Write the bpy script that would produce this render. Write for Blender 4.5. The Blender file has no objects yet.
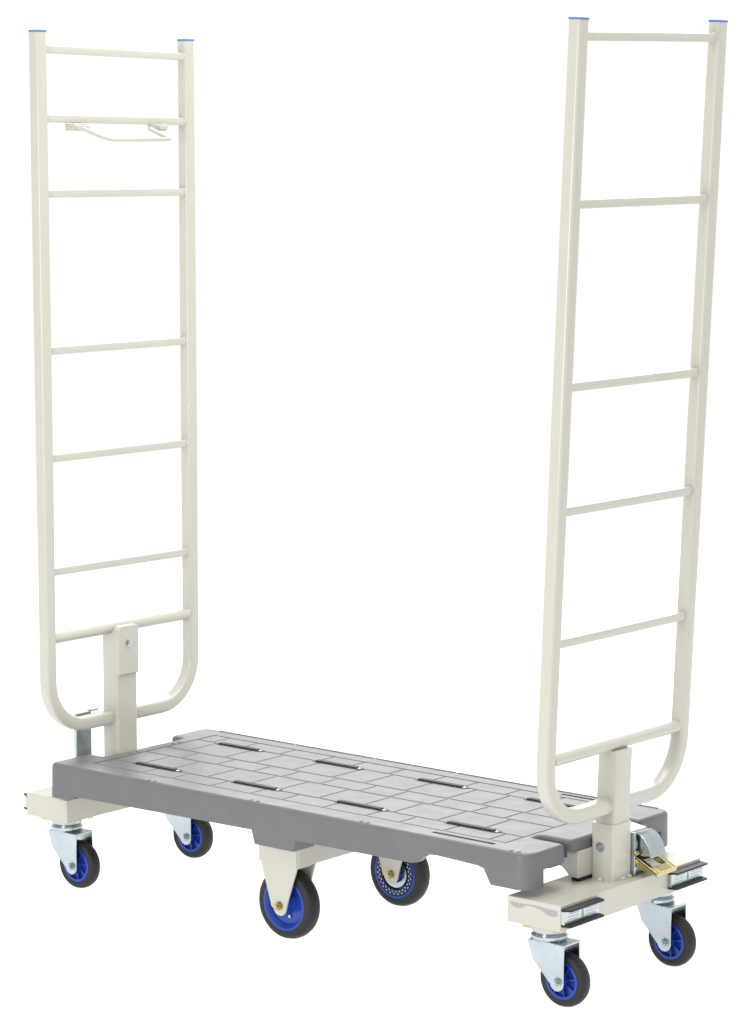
import bpy, bmesh, math, random
from mathutils import Vector, Matrix
PI = math.pi
random.seed(4)
scn = bpy.context.scene
C = scn.collection

# ------------------------------------------------------------------ camera
cam = bpy.data.cameras.new('camera')
co = bpy.data.objects.new('camera', cam); C.objects.link(co)
scn.camera = co
co.location = (3.5707, -4.2124, 1.5503)
co.rotation_euler = (PI/2 - 0.1319, 0.0, 0.6957)
cam.sensor_fit = 'VERTICAL'; cam.sensor_height = 24.0
cam.lens = 2883.5/1024*24.0
cam.clip_start = 0.1; cam.clip_end = 200

# ------------------------------------------------------------------ light
w = bpy.data.worlds.new('World'); scn.world = w; w.use_nodes = True
bg = w.node_tree.nodes['Background']
bg.inputs[0].default_value = (1.0, 1.0, 1.0, 1); bg.inputs[1].default_value = 1.03
def area(name, loc, target, size, power, col=(1, 1, 1)):
    l = bpy.data.lights.new(name, 'AREA'); l.shape = 'RECTANGLE'; l.size = size[0]; l.size_y = size[1]
    l.energy = power; l.color = col
    o = bpy.data.objects.new(name, l); C.objects.link(o); o.location = loc
    o.rotation_euler = (Vector(target)-Vector(loc)).to_track_quat('-Z', 'Y').to_euler()
area('softbox_key', (0.5, -3.9, 1.1), (0, 0, 0.6), (0.9, 1.3), 56)
area('softbox_top', (0.2, 0.6, 3.6), (0, 0, 0.5), (3.0, 3.0), 130)
area('softbox_rear', (-2.7, 3.3, 2.55), (0, 0, 0.3), (3.2, 1.7), 72)
area('underfloor_fill', (0, 0, -1.0), (0, 0, 0), (9, 9), 150)      # added fill from below, whitens the translucent floor and its shadows
scn.view_settings.view_transform = 'Standard'; scn.view_settings.look = 'None'
scn.view_settings.exposure = 0.0; scn.view_settings.gamma = 1.0

# ------------------------------------------------------------------ materials
def mat(name, col, rough=.5, metal=0., spec=.5, bump=0., bscale=400., mott=0., coat=0.):
    m = bpy.data.materials.new(name); m.use_nodes = True
    nt = m.node_tree; b = nt.nodes['Principled BSDF']
    b.inputs['Base Color'].default_value = (*col, 1); b.inputs['Roughness'].default_value = rough
    b.inputs['Metallic'].default_value = metal; b.inputs['Specular IOR Level'].default_value = spec
    b.inputs['Coat Weight'].default_value = coat
    tc = nt.nodes.new('ShaderNodeTexCoord')
    if mott:
        n = nt.nodes.new('ShaderNodeTexNoise'); n.inputs['Scale'].default_value = 22; n.inputs['Detail'].default_value = 6
        nt.links.new(tc.outputs['Object'], n.inputs['Vector'])
        r = nt.nodes.new('ShaderNodeMapRange'); r.inputs[1].default_value = .3; r.inputs[2].default_value = .7
        r.inputs[3].default_value = 1-mott; r.inputs[4].default_value = 1+mott
        nt.links.new(n.outputs['Fac'], r.inputs[0])
        mx = nt.nodes.new('ShaderNodeVectorMath'); mx.operation = 'SCALE'; mx.inputs[0].default_value = col
        nt.links.new(r.outputs[0], mx.inputs['Scale']); nt.links.new(mx.outputs[0], b.inputs['Base Color'])
        r2 = nt.nodes.new('ShaderNodeMapRange'); r2.inputs[1].default_value = .3; r2.inputs[2].default_value = .7
        r2.inputs[3].default_value = max(.03, rough-.06); r2.inputs[4].default_value = rough+.08
        nt.links.new(n.outputs['Fac'], r2.inputs[0]); nt.links.new(r2.outputs[0], b.inputs['Roughness'])
    if bump:
        n = nt.nodes.new('ShaderNodeTexNoise'); n.inputs['Scale'].default_value = bscale; n.inputs['Detail'].default_value = 2
        nt.links.new(tc.outputs['Object'], n.inputs['Vector'])
        bp = nt.nodes.new('ShaderNodeBump'); bp.inputs['Strength'].default_value = bump; bp.inputs['Distance'].default_value = .001
        nt.links.new(n.outputs['Fac'], bp.inputs['Height']); nt.links.new(bp.outputs[0], b.inputs['Normal'])
    return m
M = {}
M['beige'] = mat('beige powder coat', (.462, .451, .392), .22, spec=.5)
M['wear'] = mat('grey primer patch', (.30, .295, .29), .5)
M['grey'] = mat('grey moulded plastic', (.115, .118, .123), .38, spec=.5, bump=.12, bscale=250, mott=.05)
M['zinc'] = mat('bright zinc plate', (.44, .495, .52), .24, metal=1, mott=.09)
M['yellow'] = mat('yellow passivated steel', (.46, .39, .18), .22, metal=1, mott=.15)
M['rubber'] = mat('black rubber', (.018, .018, .019), .5, spec=.28, mott=.1)
M['black'] = mat('black plastic', (.012, .012, .013), .45, spec=.3)
M['strip'] = mat('dark grip strip', (.03, .03, .034), .4, spec=.35)
M['blue'] = mat('blue hub plastic', (.011, .045, .30), .2, spec=.4, mott=.1)
M['navy'] = mat('dark navy ring', (.006, .012, .05), .35)
M['capblue'] = mat('blue cap plastic', (.04, .15, .48), .4)
M['white'] = mat('white highlight dot', (.8, .8, .8), .4)
def translucent_floor():  # floor made translucent so light from below washes out the trolley's shadow
    m = bpy.data.materials.new('translucent white floor'); m.use_nodes = True; nt = m.node_tree
    nt.nodes.remove(nt.nodes['Principled BSDF'])
    d = nt.nodes.new('ShaderNodeBsdfDiffuse'); t = nt.nodes.new('ShaderNodeBsdfTranslucent'); x = nt.nodes.new('ShaderNodeMixShader')
    d.inputs[0].default_value = t.inputs[0].default_value = (.97, .97, .97, 1); x.inputs[0].default_value = .68
    nt.links.new(d.outputs[0], x.inputs[1]); nt.links.new(t.outputs[0], x.inputs[2])
    nt.links.new(x.outputs[0], nt.nodes['Material Output'].inputs[0]); return m
M['floor'] = translucent_floor()

# ------------------------------------------------------------------ helpers
def sharp(me, ang=35):
    for p in me.polygons: p.use_smooth = True
    me.set_sharp_from_angle(angle=math.radians(ang))
def obj(name, bm, mats, parent=None, bevel=0., seg=2, loc=None, rot=None, ang=35, label=None):
    bmesh.ops.recalc_face_normals(bm, faces=bm.faces)
    me = bpy.data.meshes.new(name); bm.to_mesh(me); bm.free()
    for m in (mats if isinstance(mats, (list, tuple)) else [mats]): me.materials.append(M[m])
    sharp(me, ang)
    o = bpy.data.objects.new(name, me); C.objects.link(o)
    if parent: o.parent = parent
    if loc: o.location = loc
    if rot: o.rotation_euler = rot
    if bevel:
        b = o.modifiers.new('bevel', 'BEVEL'); b.width = bevel; b.segments = seg; b.limit_method = 'ANGLE'
        b.angle_limit = math.radians(35); b.harden_normals = True
    if label: o['label'] = label
    return o
def nb(): return bmesh.new()
def poly_prism(bm, pts, axis, a0, a1, mi=0):
    """extrude a 2D polygon along an axis ('x': pts=(y,z); 'y': pts=(x,z); 'z': pts=(x,y))"""
    def P(p, a):
        return {'x': (a, p[0], p[1]), 'y': (p[0], a, p[1]), 'z': (p[0], p[1], a)}[axis]
    v0 = [bm.verts.new(P(p, a0)) for p in pts]; v1 = [bm.verts.new(P(p, a1)) for p in pts]
    n = len(pts); fs = [bm.faces.new(v0[::-1]), bm.faces.new(v1)]
    for i in range(n): fs.append(bm.faces.new((v0[i], v0[(i+1) % n], v1[(i+1) % n], v1[i])))
    for f in fs: f.material_index = mi
    return fs
def box(bm, x0, x1, y0, y1, z0, z1, mi=0):
    return poly_prism(bm, [(x0, y0), (x1, y0), (x1, y1), (x0, y1)], 'z', z0, z1, mi)
def cyl(bm, p0, p1, r, seg=20, r2=None, mi=0):
    p0, p1 = Vector(p0), Vector(p1); d = (p1-p0).normalized()
    a = d.orthogonal().normalized(); b = d.cross(a); r2 = r if r2 is None else r2
    v0, v1 = [], []
    for i in range(seg):
        t = 2*PI*i/seg; e = a*math.cos(t)+b*math.sin(t)
        v0.append(bm.verts.new(p0+e*r)); v1.append(bm.verts.new(p1+e*r2))
    fs = [bm.faces.new(v0[::-1]), bm.faces.new(v1)]
    for i in range(seg): fs.append(bm.faces.new((v0[i], v0[(i+1) % seg], v1[(i+1) % seg], v1[i])))
    for f in fs: f.material_index = mi
def lathe(bm, prof, seg=48, mi=0, closed=True):
    """profile [(radius, y)] spun around the y axis"""
    rings = []
    for r, y in prof:
        rings.append([bm.verts.new((r*math.cos(2*PI*i/seg), y, r*math.sin(2*PI*i/seg))) for i in range(seg)])
    n = len(prof)
    for k in range(n if closed else n-1):
        A, B = rings[k], rings[(k+1) % n]
        for i in range(seg):
            f = bm.faces.new((A[i], A[(i+1) % seg], B[(i+1) % seg], B[i])); f.material_index = mi
def rrect(wx, wy, r, k=4):
    pts = []
    for cx, cy, a0 in ((wx/2-r, wy/2-r, 0), (-wx/2+r, wy/2-r, 90), (-wx/2+r, -wy/2+r, 180), (wx/2-r, -wy/2+r, 270)):
        for i in range(k+1):
            a = math.radians(a0+90*i/k); pts.append((cx+r*math.cos(a), cy+r*math.sin(a)))
    return pts
def sweep(bm, path, sec, mi=0, ref=Vector((1, 0, 0))):
    """sweep section (a along ref-ish, b along in-plane normal) along a 3D path"""
    path = [Vector(p) for p in path]; rings = []; n = len(path)
    for i, p in enumerate(path):
        t = ((path[min(i+1, n-1)]-p).normalized()+(p-path[max(i-1, 0)]).normalized()).normalized()
        A = (ref-t*ref.dot(t)).normalized(); B = t.cross(A)
        rings.append([bm.verts.new(p+A*s[0]+B*s[1]) for s in sec])
    m = len(sec)
    for k in range(n-1):
        for i in range(m):
            f = bm.faces.new((rings[k][i], rings[k][(i+1) % m], rings[k+1][(i+1) % m], rings[k+1][i])); f.material_index = mi
    for f in (bm.faces.new(rings[0][::-1]), bm.faces.new(rings[-1])): f.material_index = mi
def circ(r, k=14): return [(r*math.cos(2*PI*i/k), r*math.sin(2*PI*i/k)) for i in range(k)]
def arc(cx, cy, r, a0, a1, k=6):
    return [(cx+r*math.cos(math.radians(a0+(a1-a0)*i/k)), cy+r*math.sin(math.radians(a0+(a1-a0)*i/k))) for i in range(k+1)]
def round_poly(pts, r, k=5):
    """round every corner of a polygon by r (r may be a list)"""
    out = []; n = len(pts)
    for i in range(n):
        p = Vector(pts[i]).to_2d(); a = Vector(pts[i-1]).to_2d()-p; b = Vector(pts[(i+1) % n]).to_2d()-p
        rr = r[i] if isinstance(r, (list, tuple)) else r
        if rr <= 0: out.append((p.x, p.y)); continue
        la, lb = a.length, b.length; a.normalize(); b.normalize()
        half = a.angle(b)/2; d = min(rr/math.tan(half), la*.49, lb*.49)
        s, e = p+a*d, p+b*d
        for j in range(k+1):
            t = j/k; q = s*(1-t)**2+p*2*t*(1-t)+e*t*t; out.append((q.x, q.y))
    return out
def dup_tree(o, parent, loc=None):
    c = o.copy(); C.objects.link(c); c.parent = parent
    if loc: c.location = loc
    for ch in o.children:
        d = ch.copy(); C.objects.link(d); d.parent = c
    return c

# ------------------------------------------------------------------ setting
bm = nb(); bm.faces.new([bm.verts.new(p) for p in ((-40, -40, 0), (40, -40, 0), (40, 40, 0), (-40, 40, 0))])
fl = obj('floor', bm, 'floor'); fl['kind'] = 'structure'

# ------------------------------------------------------------------ the trolley
root = bpy.data.objects.new('platform_trolley', None); C.objects.link(root)
root['label'] = 'cream steel trolley with grey plastic deck, two tall ladder ends and six blue wheels'
root['category'] = 'trolley'

# ---- deck
ZT = .2795; ZB = .2782
def build_deck():
    out = [(-.613, -.222), (.605, -.222), (.603, -.112), (.528, -.112), (.528, -.088), (.598, -.088), (.598, .088), (.528, .088),
           (.528, .112), (.605, .112), (.605, .222), (-.605, .222), (-.605, .112), (-.568, .112), (-.568, -.112), (-.611, -.112)]
    rad = [.014, .030, .011, .006, .006, .018, .018, .006, .006, .011, .030, .024, .011, .006, .006, .011]
    def arc_poly(pts, rad, k=8):                              # true circular corners
        res = []; m = len(pts)
        for i in range(m):
            p = Vector(pts[i]); a = (Vector(pts[i-1])-p).normalized(); b = (Vector(pts[(i+1) % m])-p).normalized()
            half = a.angle(b)/2; r = rad[i]; c = p+(a+b).normalized()*(r/math.sin(half)); s0 = p+a*(r/math.tan(half))-c; e0 = p+b*(r/math.tan(half))-c
            a0 = math.atan2(s0.y, s0.x); d = math.atan2(e0.y, e0.x)-a0
            d = (d+PI) % (2*PI)-PI
            for j in range(k+1): t = a0+d*j/k; res.append((c.x+r*math.cos(t), c.y+r*math.sin(t)))
        return res
    o2 = arc_poly(out, rad); n = len(o2)
    nrm = []
    for i in range(n):
        a, b, c = Vector(o2[i-1]), Vector(o2[i]), Vector(o2[(i+1) % n])
        e1 = (b-a).normalized(); e2 = (c-b).normalized(); t = (e1+e2).normalized()
        nrm.append(Vector((t.y, -t.x)))                     # outward for a counter-clockwise outline
    RT = .0085
    rings = [(.195, -.0010), (ZT-RT, 0.)] + [(ZT-RT+RT*math.sin(a), RT-RT*math.cos(a)) for a in [PI/2*k/6 for k in range(1, 7)]]
    bm = nb(); vr = []
    for z, d in rings: vr.append([bm.verts.new((p[0]-q.x*d, p[1]-q.y*d, z)) for p, q in zip(o2, nrm)])
    bm.faces.new(vr[0][::-1]); bm.faces.new(vr[-1])
    for k in range(len(vr)-1):
        for i in range(n): bm.faces.new((vr[k][i], vr[k][(i+1) % n], vr[k+1][(i+1) % n], vr[k+1][i]))
    body = obj('deck', bm, 'grey', root)
    cuts = []
    def cut(fn):
        b = nb(); fn(b); c = obj('cut', b, 'grey'); cuts.append(c)
        m = body.modifiers.new('c', 'BOOLEAN'); m.operation = 'DIFFERENCE'; m.object = c; m.solver = 'EXACT'
    def bake():
        dg = bpy.context.evaluated_depsgraph_get(); dg.update()
        me = bpy.data.meshes.new_from_object(body.evaluated_get(dg))
        body.modifiers.clear(); body.data = me
        for c in cuts: bpy.data.objects.remove(c)
        cuts.clear()
        return me
    # recessed tread field and the shallow slots near both long edges
    cut(lambda b: box(b, -.5365, .5165, -.1758, .1758, ZB, .4))
    for s in (-1, 1):
        cut(lambda b: poly_prism(b, round_poly([(.362, s*.1975), (.505, s*.1975), (.505, s*.1885), (.362, s*.1885)], .004), 'z', ZT-.006, .4))
    bake()
    # hollow underside, leaving solid feet over the centre fork
    hol = [(-.590, -.208), (-.056, -.208), (-.056, -.165), (.056, -.165), (.056, -.208), (.515, -.208), (.515, .208), (-.590, .208)]
    cut(lambda b: poly_prism(b, hol, 'z', .1, .262))
    # the skirt's lower outline on both long sides
    prof = [(-.70, .1), (-.70, .2085), (-.555, .2085), (-.550, .2185), (-.058, .2250), (-.050, .1985), (.049, .1985), (.053, .2210), (.335, .2235),
            (.351, .2270), (.366, .2400), (.376, .2455), (.395, .2470), (.490, .2435), (.503, .2400), (.519, .2130), (.70, .2130), (.70, .1)]
    cut(lambda b: poly_prism(b, prof, 'y', -.3, .3))
    cut(lambda b: box(b, .50, .7, -.180, -.05, .1, .246))
    cut(lambda b: box(b, .50, .7, -.087, .087, .1, .258))
    cut(lambda b: box(b, .50, .7, .05, .180, .1, .246))
    cut(lambda b: box(b, -.7, -.58, -.10, .10, .1, .255))
    bake()
    me = body.data
    # raised brick tread, added to the same mesh
    bm = nb(); bm.from_mesh(me)
    rows = [-.1745, -.121, -.029, .029, .121, .1745]
    offs = [.03, .075, .02, .06, .045]
    G = .0014
    def pad(x0, x1, y0, y1):
        x0 += G; x1 -= G; y0 += G; y1 -= G; e = .0020
        lo = [bm.verts.new((x, y, ZB-.0002)) for x, y in ((x0, y0), (x1, y0), (x1, y1), (x0, y1))]
        hi = [bm.verts.new((x, y, ZT)) for x, y in ((x0+e, y0+e), (x1-e, y0+e), (x1-e, y1-e), (x0+e, y1-e))]
        bm.faces.new(hi)
        for i in range(4): bm.faces.new((lo[i], lo[(i+1) % 4], hi[(i+1) % 4], hi[i]))
    for r in range(5):
        y0, y1 = rows[r], rows[r+1]
        xe0 = -.535
        xe1 = .515
        xs = [xe0]; x = xe0+offs[r]
        wd = .105 if r != 2 else .1
        while x < xe1-.03:
            if x-xs[-1] > .03: xs.append(x)
            x += wd if (len(xs)+r) % 3 else wd*.78
        xs.append(xe1)
        for a, b in zip(xs, xs[1:]): pad(a, b, y0, y1)
    # moulded bosses along the near edge and on the end of the deck
    for x in (-.333, -.060, .215, .565):
        for dx in (-.008, .008): cyl(bm, (x+dx, -.2115, ZT-.004), (x+dx, -.2115, ZT+.0012), .0060, 14, .0035)
    for xa, xb in ((-.555, -.345), (-.337, -.127), (-.119, .086), (.094, .330), (.338, .575)):    # low lip along the far edge
        poly_prism(bm, [(.2075, ZT-.003), (.2125, ZT-.004), (.2120, ZT+.0012), (.2110, ZT+.0018), (.2095, ZT+.0018), (.2082, ZT+.0012)], 'x', xa, xb)
    for x, y in ((-.545, .06), (-.545, .078), (-.545, -.06), (-.545, -.042)):
        cyl(bm, (x, y, ZT-.003), (x, y, ZT+.0012), .004, 10, .003)
    for v in bm.verts: v.co.x *= .9875; v.co.y *= 1.043
    bm.to_mesh(me); bm.free(); sharp(me, 30)
    for p in me.polygons:
        if p.normal.z > .9995 or (abs(p.center.y) < .186 and p.center.z > ZT-.0025): p.use_smooth = False
    body.name = 'deck'; body.location = (.0037, -.0006, -.0008); body.rotation_euler = (-.005, 0, .0115)
    return body
deck = build_deck()
def grip(x0, y):
    bm = nb(); L = .127; h = .0092
    poly_prism(bm, round_poly([(0, -h), (L, -h), (L, h), (0, h)], .008), 'z', ZT-.002, ZT+.0009)
    n = 26
    for i in range(n):
        x = .008+i*(L-.02)/n
        box(bm, x, x+.0024, -h*.66, h*.66, ZT+.0007, ZT+.0032)
    cyl(bm, (L-.0085, 0, ZT+.0008), (L-.0085, 0, ZT+.0018), .0030, 12, .002, mi=1)  # small highlight at the strip end, put in as white colour
    return obj('grip_strip', bm, ['strip', 'white'], deck, loc=(x0, y, 0), label='dark ribbed anti-slip strip in the grey deck')
g0 = grip(-.468, -.1244)
for k in range(4):
    for y in (-.122, .122):
        if k == 0 and y < 0: continue
        c = g0.copy(); C.objects.link(c); c.parent = deck; c.location = (-.468+.265*k, y*1.02, 0)

# ---- ladder end frames
T = .0273
def ladder(X, lean, W, top, rungs, cross, label, dn=0., df=0., yoff=0., zb=.337):
    top0, top1 = top
    R = .098
    sec = rrect(T, T, .006, 4)
    pth = [(0, yoff-W, top0)]
    for z in (1.3, .9, .6): pth.append((0, yoff-W, z))
    pth += [(0, yoff-W+R+R*math.cos(math.radians(a)), zb+R+R*math.sin(math.radians(a))) for a in range(180, 271, 9)]
    pth += [(0, yoff, zb)]
    pth += [(0, yoff+W-R+R*math.cos(math.radians(a)), zb+R+R*math.sin(math.radians(a))) for a in range(270, 361, 9)]
    for z in (.6, .9, 1.3, top1): pth.append((0, yoff+W, z))
    def sp(v):                                                # slight splay of the two uprights
        k = (top0-v[2])/(top0-zb)
        return (v[0], v[1]+k*(dn if v[1] < 0 else -df)*min(1, abs(v[1])/W), v[2])
    bm = nb(); sweep(bm, [sp(v) for v in pth], sec)
    fr = obj('ladder_frame', bm, 'beige', root, loc=(X-lean*.4, 0, 0), rot=(0, math.atan(lean), 0), ang=50, label=label)
    for s in (-1, 1):
        bm = nb(); poly_prism(bm, [(a, b+yoff+s*W) for a, b in rrect(T+.0008, T+.0008, .005)], 'z', (top0, top1)[s > 0]-.001, (top0, top1)[s > 0]+.0025)
        obj('end_cap', bm, 'capblue', fr, label='small blue plastic end cap on top of the upright')
    for z, za, zc in rungs:
        bm = nb(); sweep(bm, [(0, yoff-W+.006, z+za), (0, yoff+W-.006, z+zc)], rrect(.0155, .0155, .0018, 3), ref=Vector((1, 0, 0)))
        for s in (-1, 1):   # weld fillet
            e = yoff+s*(W-T/2); q = z+(za, zc)[s > 0]; cyl(bm, (0, e-s*.003, q), (0, e+s*.001, q), .0085, 14, .0105)
        obj('rung', bm, 'beige', fr, ang=50)
    bm = nb(); sweep(bm, [(0, yoff-W+.006, cross), (0, yoff+W-.006, cross)], circ(.0117, 20))
    for s in (-1, 1):
        e = yoff+s*(W-T/2); cyl(bm, (0, e-s*.0035, cross), (0, e+s*.001, cross), .0119, 16, .0135)
    obj('crossbar', bm, 'beige', fr, ang=50)
    return fr
RR = [(1.7098, -.002, .0055), (1.4262, -.001, .001), (1.1111, 0, .001), (.8938, 0, 0), (.6598, 0, 0)]
RL = [(1.7034, .0045, -.003), (1.5693, .0025, -.003), (1.4213, .002, -.001), (1.1073, .0025, .001), (.8897, .003, .002), (.6574, .004, .001)]
fR = ladder(.628, .0434, .2130, (1.7365, 1.7440), RR, .4502, 'cream ladder frame at the latch end, with six bars', 0., .0065)
fL = ladder(-.628, .0002, .2120, (1.7420, 1.7340), RL, .5246, 'cream ladder frame at the far end, with seven bars and a small handle', .0035, 0.)
# post under the near frame
bm = nb(); poly_prism(bm, rrect(.042, .050, .004), 'z', .29, .4405)
for z in (.337,):
    for s in (-1, 1): cyl(bm, (0, s*.025, z), (0, s*.034, z), .0165, 18, .0125)
obj('frame_post', bm, 'beige', fR, ang=40)
bm = nb(); poly_prism(bm, [(a+.6225, b) for a, b in rrect(.049, .0575, .0045)], 'z', .199, .304)
for dx, dy in ((0, -.03), (.0265, 0), (.0265, .02)):   # weld beads
    cyl(bm, (.6225+dx-.003, dy, .2), (.6225+dx+.003, dy, .203), .006, 10, .003)
slv = obj('post_sleeve', bm, 'beige', root, ang=40)
def bolt(parent, p, ax, r=.0075, m='zinc', name='bolt'):
    bm = nb(); p = Vector(p); ax = Vector(ax)
    cyl(bm, p, p+ax*.0012, r*1.2, 20); cyl(bm, p+ax*.0012, p+ax*.0042, r*.85, 6, r*.8); cyl(bm, p+ax*.0042, p+ax*.0055, r*.4, 12)
    return obj(name, bm, m, parent)
bolt(slv, (.618, -.0287, .260), (0, -1, 0))
# post at the far frame
bm = nb(); poly_prism(bm, [(a-.6255, b-.006) for a, b in rrect(.046, .056, .004)], 'z', .199, .522)
pL = obj('frame_post', bm, 'beige', root, ang=40)
bm = nb()
yz = [(-.037, .428), (.0215, .428), (.0215, .518)] + arc(.0115, .521, .010, 0, 90, 5) + arc(-.027, .521, .010, 90, 180, 5)
poly_prism(bm, yz, 'x', -.6125, -.596)
obj('hinge_cover', bm, 'beige', pL, bevel=.0025)
bolt(pL, (-.596, -.0085, .494), (1, 0, 0))
# zinc locking bar beside the far post
bm = nb(); box(bm, -.660, -.652, -.108, -.064, .195, .352)
poly_prism(bm, [(-.662, .197), (-.640, .197), (-.640, .201), (-.662, .201)], 'y', -.115, -.056)
poly_prism(bm, [(-.662, .3515), (-.648, .3515), (-.648, .3555), (-.662, .3555)], 'y', -.066, -.046)
obj('locking_bar', bm, 'zinc', root, bevel=.001, label='pale zinc-plated flat bar beside the far post')

# ---- folding handle on the far frame
hnd = None
for y0, y1 in ((-.138, -.098), (.098, .128)):
    hd = nb()
    box(hd, -.630, -.604, y0, y1, 1.5475, 1.5615)
    box(hd, -.604, -.599, y0+.004, y1, 1.5505, 1.5585)
    hnd = obj('handle_bracket', hd, 'beige', fL, bevel=.0015); hnd.location = (.628, 0, 0)
bm = nb()
sweep(bm, [(-.606, -.135, 1.556), (-.603, -.118, 1.553), (-.585, -.080, 1.536), (-.577, -.062, 1.5310), (-.573, -.04, 1.530), (-.570, .090, 1.5305), (-.569, .098, 1.5308), (-.572, .098, 1.533), (-.604, .076, 1.552)],
      circ(.0046, 10), ref=Vector((0, .3, 1)))
o = obj('folding_handle', bm, 'beige', fL, label='small folding wire handle under the second bar'); o.location = (.628, 0, 0)

# ---- end beams
def end_beam(xa, xb, bump_side, ysh=0., label=None):
    bm = nb(); z0, z1 = .152, .1995
    box(bm, xa, xb, -.222+ysh, .222+ysh, z0, z1)
    # mounting plates and bolt heads under the tube
    xc = (xa+xb)/2
    for s in (-1, 1):
        yc = s*.165+ysh
        box(bm, xc-.036, xc+.036, yc-.036, yc+.036, .1495, .1525)
    o = obj('end_beam', bm, 'beige', root, bevel=.0028, seg=3, label=label)
    for s in (-1, 1):
        yc = s*.165+ysh
        for dx in (-.034, .034):
            for dy in (-.034, .034):
                b = nb(); cyl(b, (xc+dx, yc+dy, .1425), (xc+dx, yc+dy, .1482), .0060, 6)
                obj('mounting_bolt', b, 'yellow', o)
    # bumpers
    for s in (-1, 1):
        ya, yb = sorted((s*.223+ysh, s*.110+ysh))
        xf = xb if bump_side > 0 else xa
        d = bump_side; dp = .0195 if d > 0 else .0150
        for za in (.1620, .1905):
            b = nb()
            pr = round_poly([(xf+d*.0005, ya), (xf+d*dp, ya+.006), (xf+d*dp, yb-.006), (xf+d*.0005, yb)], .003)
            poly_prism(b, pr, 'z', za, za+.0038)
            obj('bumper_rail', b, 'black', o, bevel=.0008, label='black bumper rail on the end beam')
        b = nb(); x0, x1 = sorted((xf+d*.0006, xf+d*(dp-.0115)))
        box(b, x0, x1, ya+.002, yb-.006, .1662, .1900)
        # embossed strokes on the plate
        xs0, xs1 = sorted((xf+d*(dp-.0116), xf+d*(dp-.0112)))
        for i, (p, q) in enumerate(((.10, .40), (.58, .90))):
            L = yb-ya
            for zz in (.1735, .1785, .1835):
                box(b, xs0, xs1, ya+L*(p+.02*(zz > .18)), ya+L*(q-.05*(zz < .175)), zz-.0005, zz+.0005, mi=1)
        ym = (ya+yb)/2
        poly_prism(b, [(ym-.004, .172), (ym+.004, .172), (ym+.0015, .185), (ym-.0015, .185)], 'x', xs0, xs1, mi=1)
        obj('bumper_plate', b, ['zinc', 'wear'], o, bevel=.0006, label='zinc plate inside the bumper channel')
    return o
bR = end_beam(.553, .671, 1, 0., 'cream end beam under the latch post')
bL = end_beam(-.692, -.574, -1, .008, 'cream end beam at the far end')
# bare primer patches on the near end of the near beam
bm = nb()
pts = [(.560, .190), (.585, .1895), (.612, .192), (.640, .190), (.664, .1895), (.664, .180), (.655, .1775), (.642, .179), (.628, .186), (.612, .1885), (.596, .1885), (.586, .182), (.575, .180), (.565, .183), (.560, .186)]
poly_prism(bm, pts, 'y', -.2223, -.2215)
obj('primer_patch', bm, 'wear', bR, label='bare grey patches along the top of the beam end')

# ---- centre cross beam, spine and bracket
bm = nb(); box(bm, -.082, .0215, -.1790, .185, .150, .1965)
cb = obj('centre_beam', bm, 'beige', root, bevel=.0028, seg=3)
bm = nb(); box(bm, -.60, .56, -.040, .040, .222, .258)
poly_prism(bm, [(.545, .2565), (.545, .2300), (.565, .2200), (.580, .2060), (.599, .2060), (.599, .2565)], 'y', -.070, .070)
box(bm, -.600, -.560, -.060, .060, .2005, .2545)
box(bm, -.04, -.01, -.03, .03, .196, .2225)
sp = obj('spine_tube', bm, 'beige', root, bevel=.0025)
bm = nb(); box(bm, .580, .5985, -.064, .050, .2000, .2068)  # dark of the underside opening put in as a black block
obj('black_block', bm, 'black', sp, label='dark opening under the bracket beside the post, put in as a black block')
bm = nb(); box(bm, .545, .592, -.150, -.112, .2400, .2452)
obj('black_block', bm, 'black', sp, label='black rubber pad under the deck end')

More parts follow.
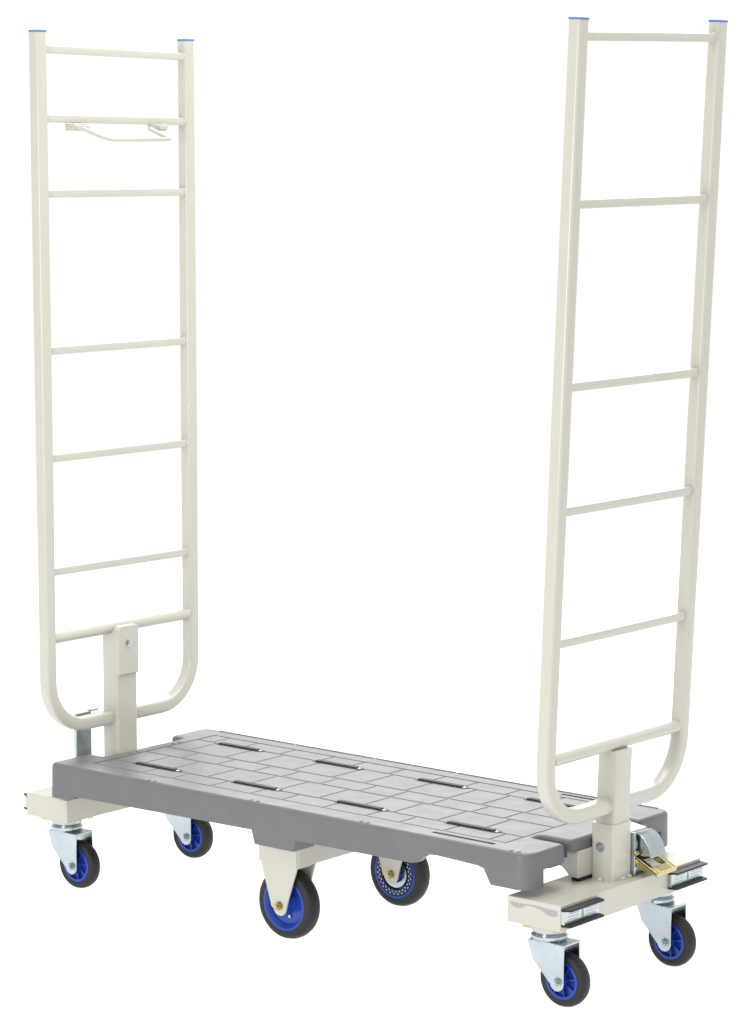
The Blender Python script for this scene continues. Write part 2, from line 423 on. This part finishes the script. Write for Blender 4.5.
# ---- wheels
def wheel_parts(parent, r, wd, off, kind):
    """tyre and hub around a y axis at off"""
    h = wd/2
    ri = r*.70
    prof = [(ri, -h*.80), (r*.80, -h*.92), (r*.90, -h*.88), (r*.965, -h*.62), (r, -h*.2), (r, h*.2), (r*.965, h*.62), (r*.90, h*.88), (r*.80, h*.92), (ri, h*.80)]
    # subdivide the shoulder for a round tyre
    bm = nb(); lathe(bm, prof, 64)
    ty = obj('tyre', bm, 'rubber', parent, loc=off, ang=60)
    bm = nb()
    if kind == 'spoked':
        lathe(bm, [(ri, -h*.84), (ri+.0004, h*.84), (ri*.86, h*.84), (ri*.84, h*.3), (ri*.30, h*.3), (ri*.30, h*1.0), (.004, h*1.0), (.004, -h*1.0), (ri*.30, -h*1.0), (ri*.32, -h*.3), (ri*.84, -h*.3), (ri*.86, -h*.84)], 56)
        for i in range(8):
            a = 2*PI*i/8+.2; ca, sa = math.cos(a), math.sin(a)
            for s in (-1, 1):
                y0, y1 = sorted((s*h*.28, s*h*.80)); vs = []
                for y in (y0, y1):
                    for rr, tt in ((ri*.26, -1), (ri*.87, -1), (ri*.87, 1), (ri*.26, 1)):
                        vs.append(bm.verts.new((rr*ca-tt*.0011*sa, y, rr*sa+tt*.0011*ca)))
                for f in ((0, 1, 2, 3), (4, 5, 6, 7), (0, 1, 5, 4), (1, 2, 6, 5), (2, 3, 7, 6), (3, 0, 4, 7)): bm.faces.new([vs[j] for j in f])
    else:
        lathe(bm, [(ri*1.06, -h*.86), (ri*1.07, h*.86), (ri*.98, h*.90), (ri*.93, h*.78), (ri*.80, h*.35), (ri*.45, h*.28), (ri*.36, h*.6), (ri*.30, h*1.05), (.004, h*1.05), (.004, -h*1.05), (ri*.30, -h*1.05), (ri*.36, -h*.6), (ri*.45, -h*.28), (ri*.80, -h*.35), (ri*.93, -h*.78), (ri*.98, -h*.90)], 64)
    hb = obj('wheel_hub', bm, ['blue', 'white'], parent, loc=off, ang=38, label='blue plastic wheel hub')
    return ty, hb
def caster(x, y, swivel, trail=.036):
    """fork mesh with its origin at the swivel axis on the floor; the axle trails in +x before swivelling"""
    bm = nb(); r = .05; zt = .1185; yo = .0225; th = .0028
    side = [(trail+.0140, .107), (trail+.0140, .05)] + arc(trail-.001, .0475, .0150, 5, -110, 8) + arc(trail-.001, .048, .0155, -120, -165, 4) + [(-.018, .082), (-.028, .107), (-.030, .1165), (trail+.0140, .1165)]
    for s in (-1, 1):
        y0, y1 = sorted((s*yo, s*(yo+th))); poly_prism(bm, side, 'y', y0, y1)
    poly_prism(bm, round_poly([(-.030, -yo-th), (.030, -yo-th), (.030, yo+th), (-.030, yo+th)], [.012, .004, .004, .012]), 'z', .1145, .1185)
    poly_prism(bm, [(.030, -yo-th), (trail+.0140, -yo-th), (trail+.0140, yo+th), (.030, yo+th)], 'z', .1145, .1185)
    bmesh.ops.transform(bm, matrix=Matrix.Identity(4), verts=bm.verts)
    fk = obj('swivel_caster', bm, 'zinc', root, bevel=.0012, loc=(x, y, 0), rot=(0, 0, swivel), label='swivel caster with zinc fork and blue wheel')
    bm = nb()
    m = Matrix.Rotation(-PI/2, 4, 'X')
    lathe(bm, [(.004, .1185), (.030, .1185), (.033, .122), (.033, .127), (.028, .130), (.031, .134), (.031, .1395), (.004, .1395)], 40)
    for v in bm.verts: v.co = Vector((v.co.x, v.co.z, v.co.y))
    obj('swivel_bearing', bm, 'zinc', fk)
    bm = nb(); box(bm, -.033, .033, -.033, .033, .1395, .1490)
    obj('mounting_plate', bm, 'beige', fk, bevel=.001)
    wheel_parts(fk, r, .030, (trail, 0, r), 'spoked')
    for s in (-1, 1):
        bm = nb(); cyl(bm, (trail, s*(yo+th), r), (trail, s*(yo+th+.0015), r), .0095, 24)
        cyl(bm, (trail, s*(yo+th+.0015), r), (trail, s*(yo+th+.007), r), .0072, 6, .0068); cyl(bm, (trail, s*(yo+th+.007), r), (trail, s*(yo+th+.0095), r), .0038, 12)
        obj('axle_bolt', bm, 'zinc', fk)
    return fk
caster(.606, -.166, .0); caster(.611, .167, -.03)
caster(-.641, -.150, .03); caster(-.632, .179, .06)

def centre_wheel(x, y, kind):
    """fixed fork of cream plate hanging from the centre beam"""
    r = .0700; yo = .0255; th = .0045
    bm = nb()
    side = [(-.036, .1965), (-.036, .150), (-.022, .080), (-.0185, .072), (-.013, .068)] + arc(0, .0625, .0155, 200, 330, 8) + [(.019, .075), (.0585, .152), (.0585, .1965)]
    side = [(-.050, .1965), (-.047, .150), (-.026, .084), (-.0205, .066)] + arc(.001, .0665, .0165, 195, 340, 9) + [(.021, .078), (.0445, .148), (.0445, .1965)]
    if y < 0: poly_prism(bm, side, 'y', -yo-th, -yo); poly_prism(bm, [(-.047, .1495)]+side[2:-2]+[(.0435, .1495)], 'y', yo, yo+th)
    else:
        for s in (-1, 1):
            y0, y1 = sorted((s*yo, s*(yo+th))); poly_prism(bm, [(-.047, .1495)]+side[2:-2]+[(.0435, .1495)], 'y', y0, y1)
    box(bm, -.030, .036, -yo-.001, yo+.001, .1440, .1495)
    fk = obj('fixed_caster', bm, 'beige', root, bevel=.0012, loc=(x, y, 0), label='larger fixed wheel in a cream fork')
    ty, hb = wheel_parts(fk, r, .040, (0, 0, r), 'dish')
    for s in (-1, 1):
        bm = nb(); yy = s*(yo+th)
        cyl(bm, (0, yy, r), (0, yy+s*.0015, r), .0095, 24); cyl(bm, (0, yy+s*.0015, r), (0, yy+s*.008, r), .0078, 6, .0072); cyl(bm, (0, yy+s*.008, r), (0, yy+s*.011, r), .004, 12)
        obj('axle_bolt', bm, 'yellow', fk, label='yellow passivated axle bolt')
    bm = nb(); a = math.radians(-72)
    if kind == 'plain':
        cyl(bm, (.0255*math.cos(a), -.0075, r+.0255*math.sin(a)), (.0255*math.cos(a), -.0095, r+.0255*math.sin(a)), .0032, 12)  # small bright stud in place of the hub's white spot hole
        obj('hub_stud', bm, 'zinc', fk)
    else:
        for k, (rr, n) in enumerate(((.0380, 26), (.0428, 26))):
            for i in range(n):
                t = 2*PI*(i+.5*k)/n
                c, s_ = math.cos(t), math.sin(t); vs = []
                for y in (-.0145, -.0185):
                    for a_, b_ in ((-.0011, -.0016), (.0011, -.0016), (.0011, .0016), (-.0011, .0016)):
                        vs.append(bm.verts.new(((rr+a_)*c-b_*s_, y, r+(rr+a_)*s_+b_*c)))
                for f in ((0, 1, 2, 3), (4, 5, 6, 7), (0, 1, 5, 4), (1, 2, 6, 5), (2, 3, 7, 6), (3, 0, 4, 7)): bm.faces.new([vs[j] for j in f])
        obj('brake_ring', bm, 'zinc', fk, label='ring of small bright teeth on the far wheel')
        bm = nb(); lathe(bm, [(.0345, -.0160), (.0455, -.0160), (.0455, -.0140), (.0345, -.0140)], 48)
        obj('brake_ring_backing', bm, 'navy', fk, loc=(0, 0, r))
        bm = nb(); lathe(bm, [(.020, -.0165), (.030, -.0165), (.030, -.0145), (.020, -.0145)], 48)
        obj('brake_disc', bm, 'zinc', fk, loc=(0, 0, r), label='polished disc inside the far wheel')
    return fk
centre_wheel(-.026, -.152, 'plain'); centre_wheel(-.012, .168, 'ring')

# ---- latch with yellow foot pedal
bm = nb(); box(bm, .604, .654, .0285, .0325, .200, .281)
poly_prism(bm, round_poly([(.600, .2), (.650, .2), (.650, .262), (.643, .279), (.600, .284)], [.001, .006, .008, .010, .002]), 'y', .036, .088)
lh = obj('latch_housing', bm, 'zinc', root, bevel=.0015, label='zinc-plated latch housing beside the post')
bm = nb()
prof = [(.648, .279), (.657, .2765), (.667, .270), (.676, .258), (.682, .242), (.6835, .236), (.680, .236), (.676, .246), (.671, .256), (.663, .265), (.655, .271), (.648, .274)]
poly_prism(bm, prof, 'y', .040, .088)
for yy in (.0402, .0850): poly_prism(bm, [(.648, .277), (.657, .2745), (.667, .268), (.676, .256), (.681, .239), (.662, .236), (.648, .246)], 'y', yy, yy+.0025)
obj('latch_lever', bm, 'zinc', lh, bevel=.0012, label='curved zinc lever above the yellow pedal')
bm = nb()
pl = [(.646, .050), (.715, .050), (.722, .066), (.722, .100), (.715, .116), (.646, .116), (.646, .104), (.672, .104), (.672, .064), (.646, .064)]
def slope(bm, pts, zt, k, th, mi=0):
    v0 = [bm.verts.new((x, y, zt-k*(x-.646))) for x, y in pts]; v1 = [bm.verts.new((x, y, zt-th-k*(x-.646))) for x, y in pts]
    n = len(pts); bm.faces.new(v0); bm.faces.new(v1[::-1])
    for i in range(n): bm.faces.new((v0[i], v0[(i+1) % n], v1[(i+1) % n], v1[i]))
slope(bm, [(.650, .034), (.700, .034), (.700, .044), (.650, .044)], .239, .50, .0045)
slope(bm, [(.650, .088), (.700, .088), (.700, .098), (.650, .098)], .239, .50, .0045)
slope(bm, [(.684, .0442), (.700, .0442), (.700, .0878), (.684, .0878)], .239, .50, .0045)
slope(bm, [(.656, .0442), (.664, .0442), (.664, .0878), (.656, .0878)], .239, .50, .0045)
for yy in (.034, .0955): poly_prism(bm, [(.650, .2365), (.700, .2115), (.697, .2060), (.656, .2140), (.650, .2180)], 'y', yy, yy+.0025)
poly_prism(bm, [(.6985, .2125), (.702, .2125), (.699, .2040), (.6955, .2040)], 'y', .034, .098)
cyl(bm, (.652, .032, .226), (.652, .100, .226), .006, 16)
cyl(bm, (.655, .0255, .243), (.655, .036, .243), .005, 16)
obj('foot_pedal', bm, 'yellow', lh, bevel=.0015, label='yellow passivated foot pedal of the latch')

# ------------------------------------------------------------------ render
scn.render.engine = 'CYCLES'
scn.render.resolution_x = 743; scn.render.resolution_y = 1024
scn.cycles.max_bounces = 8
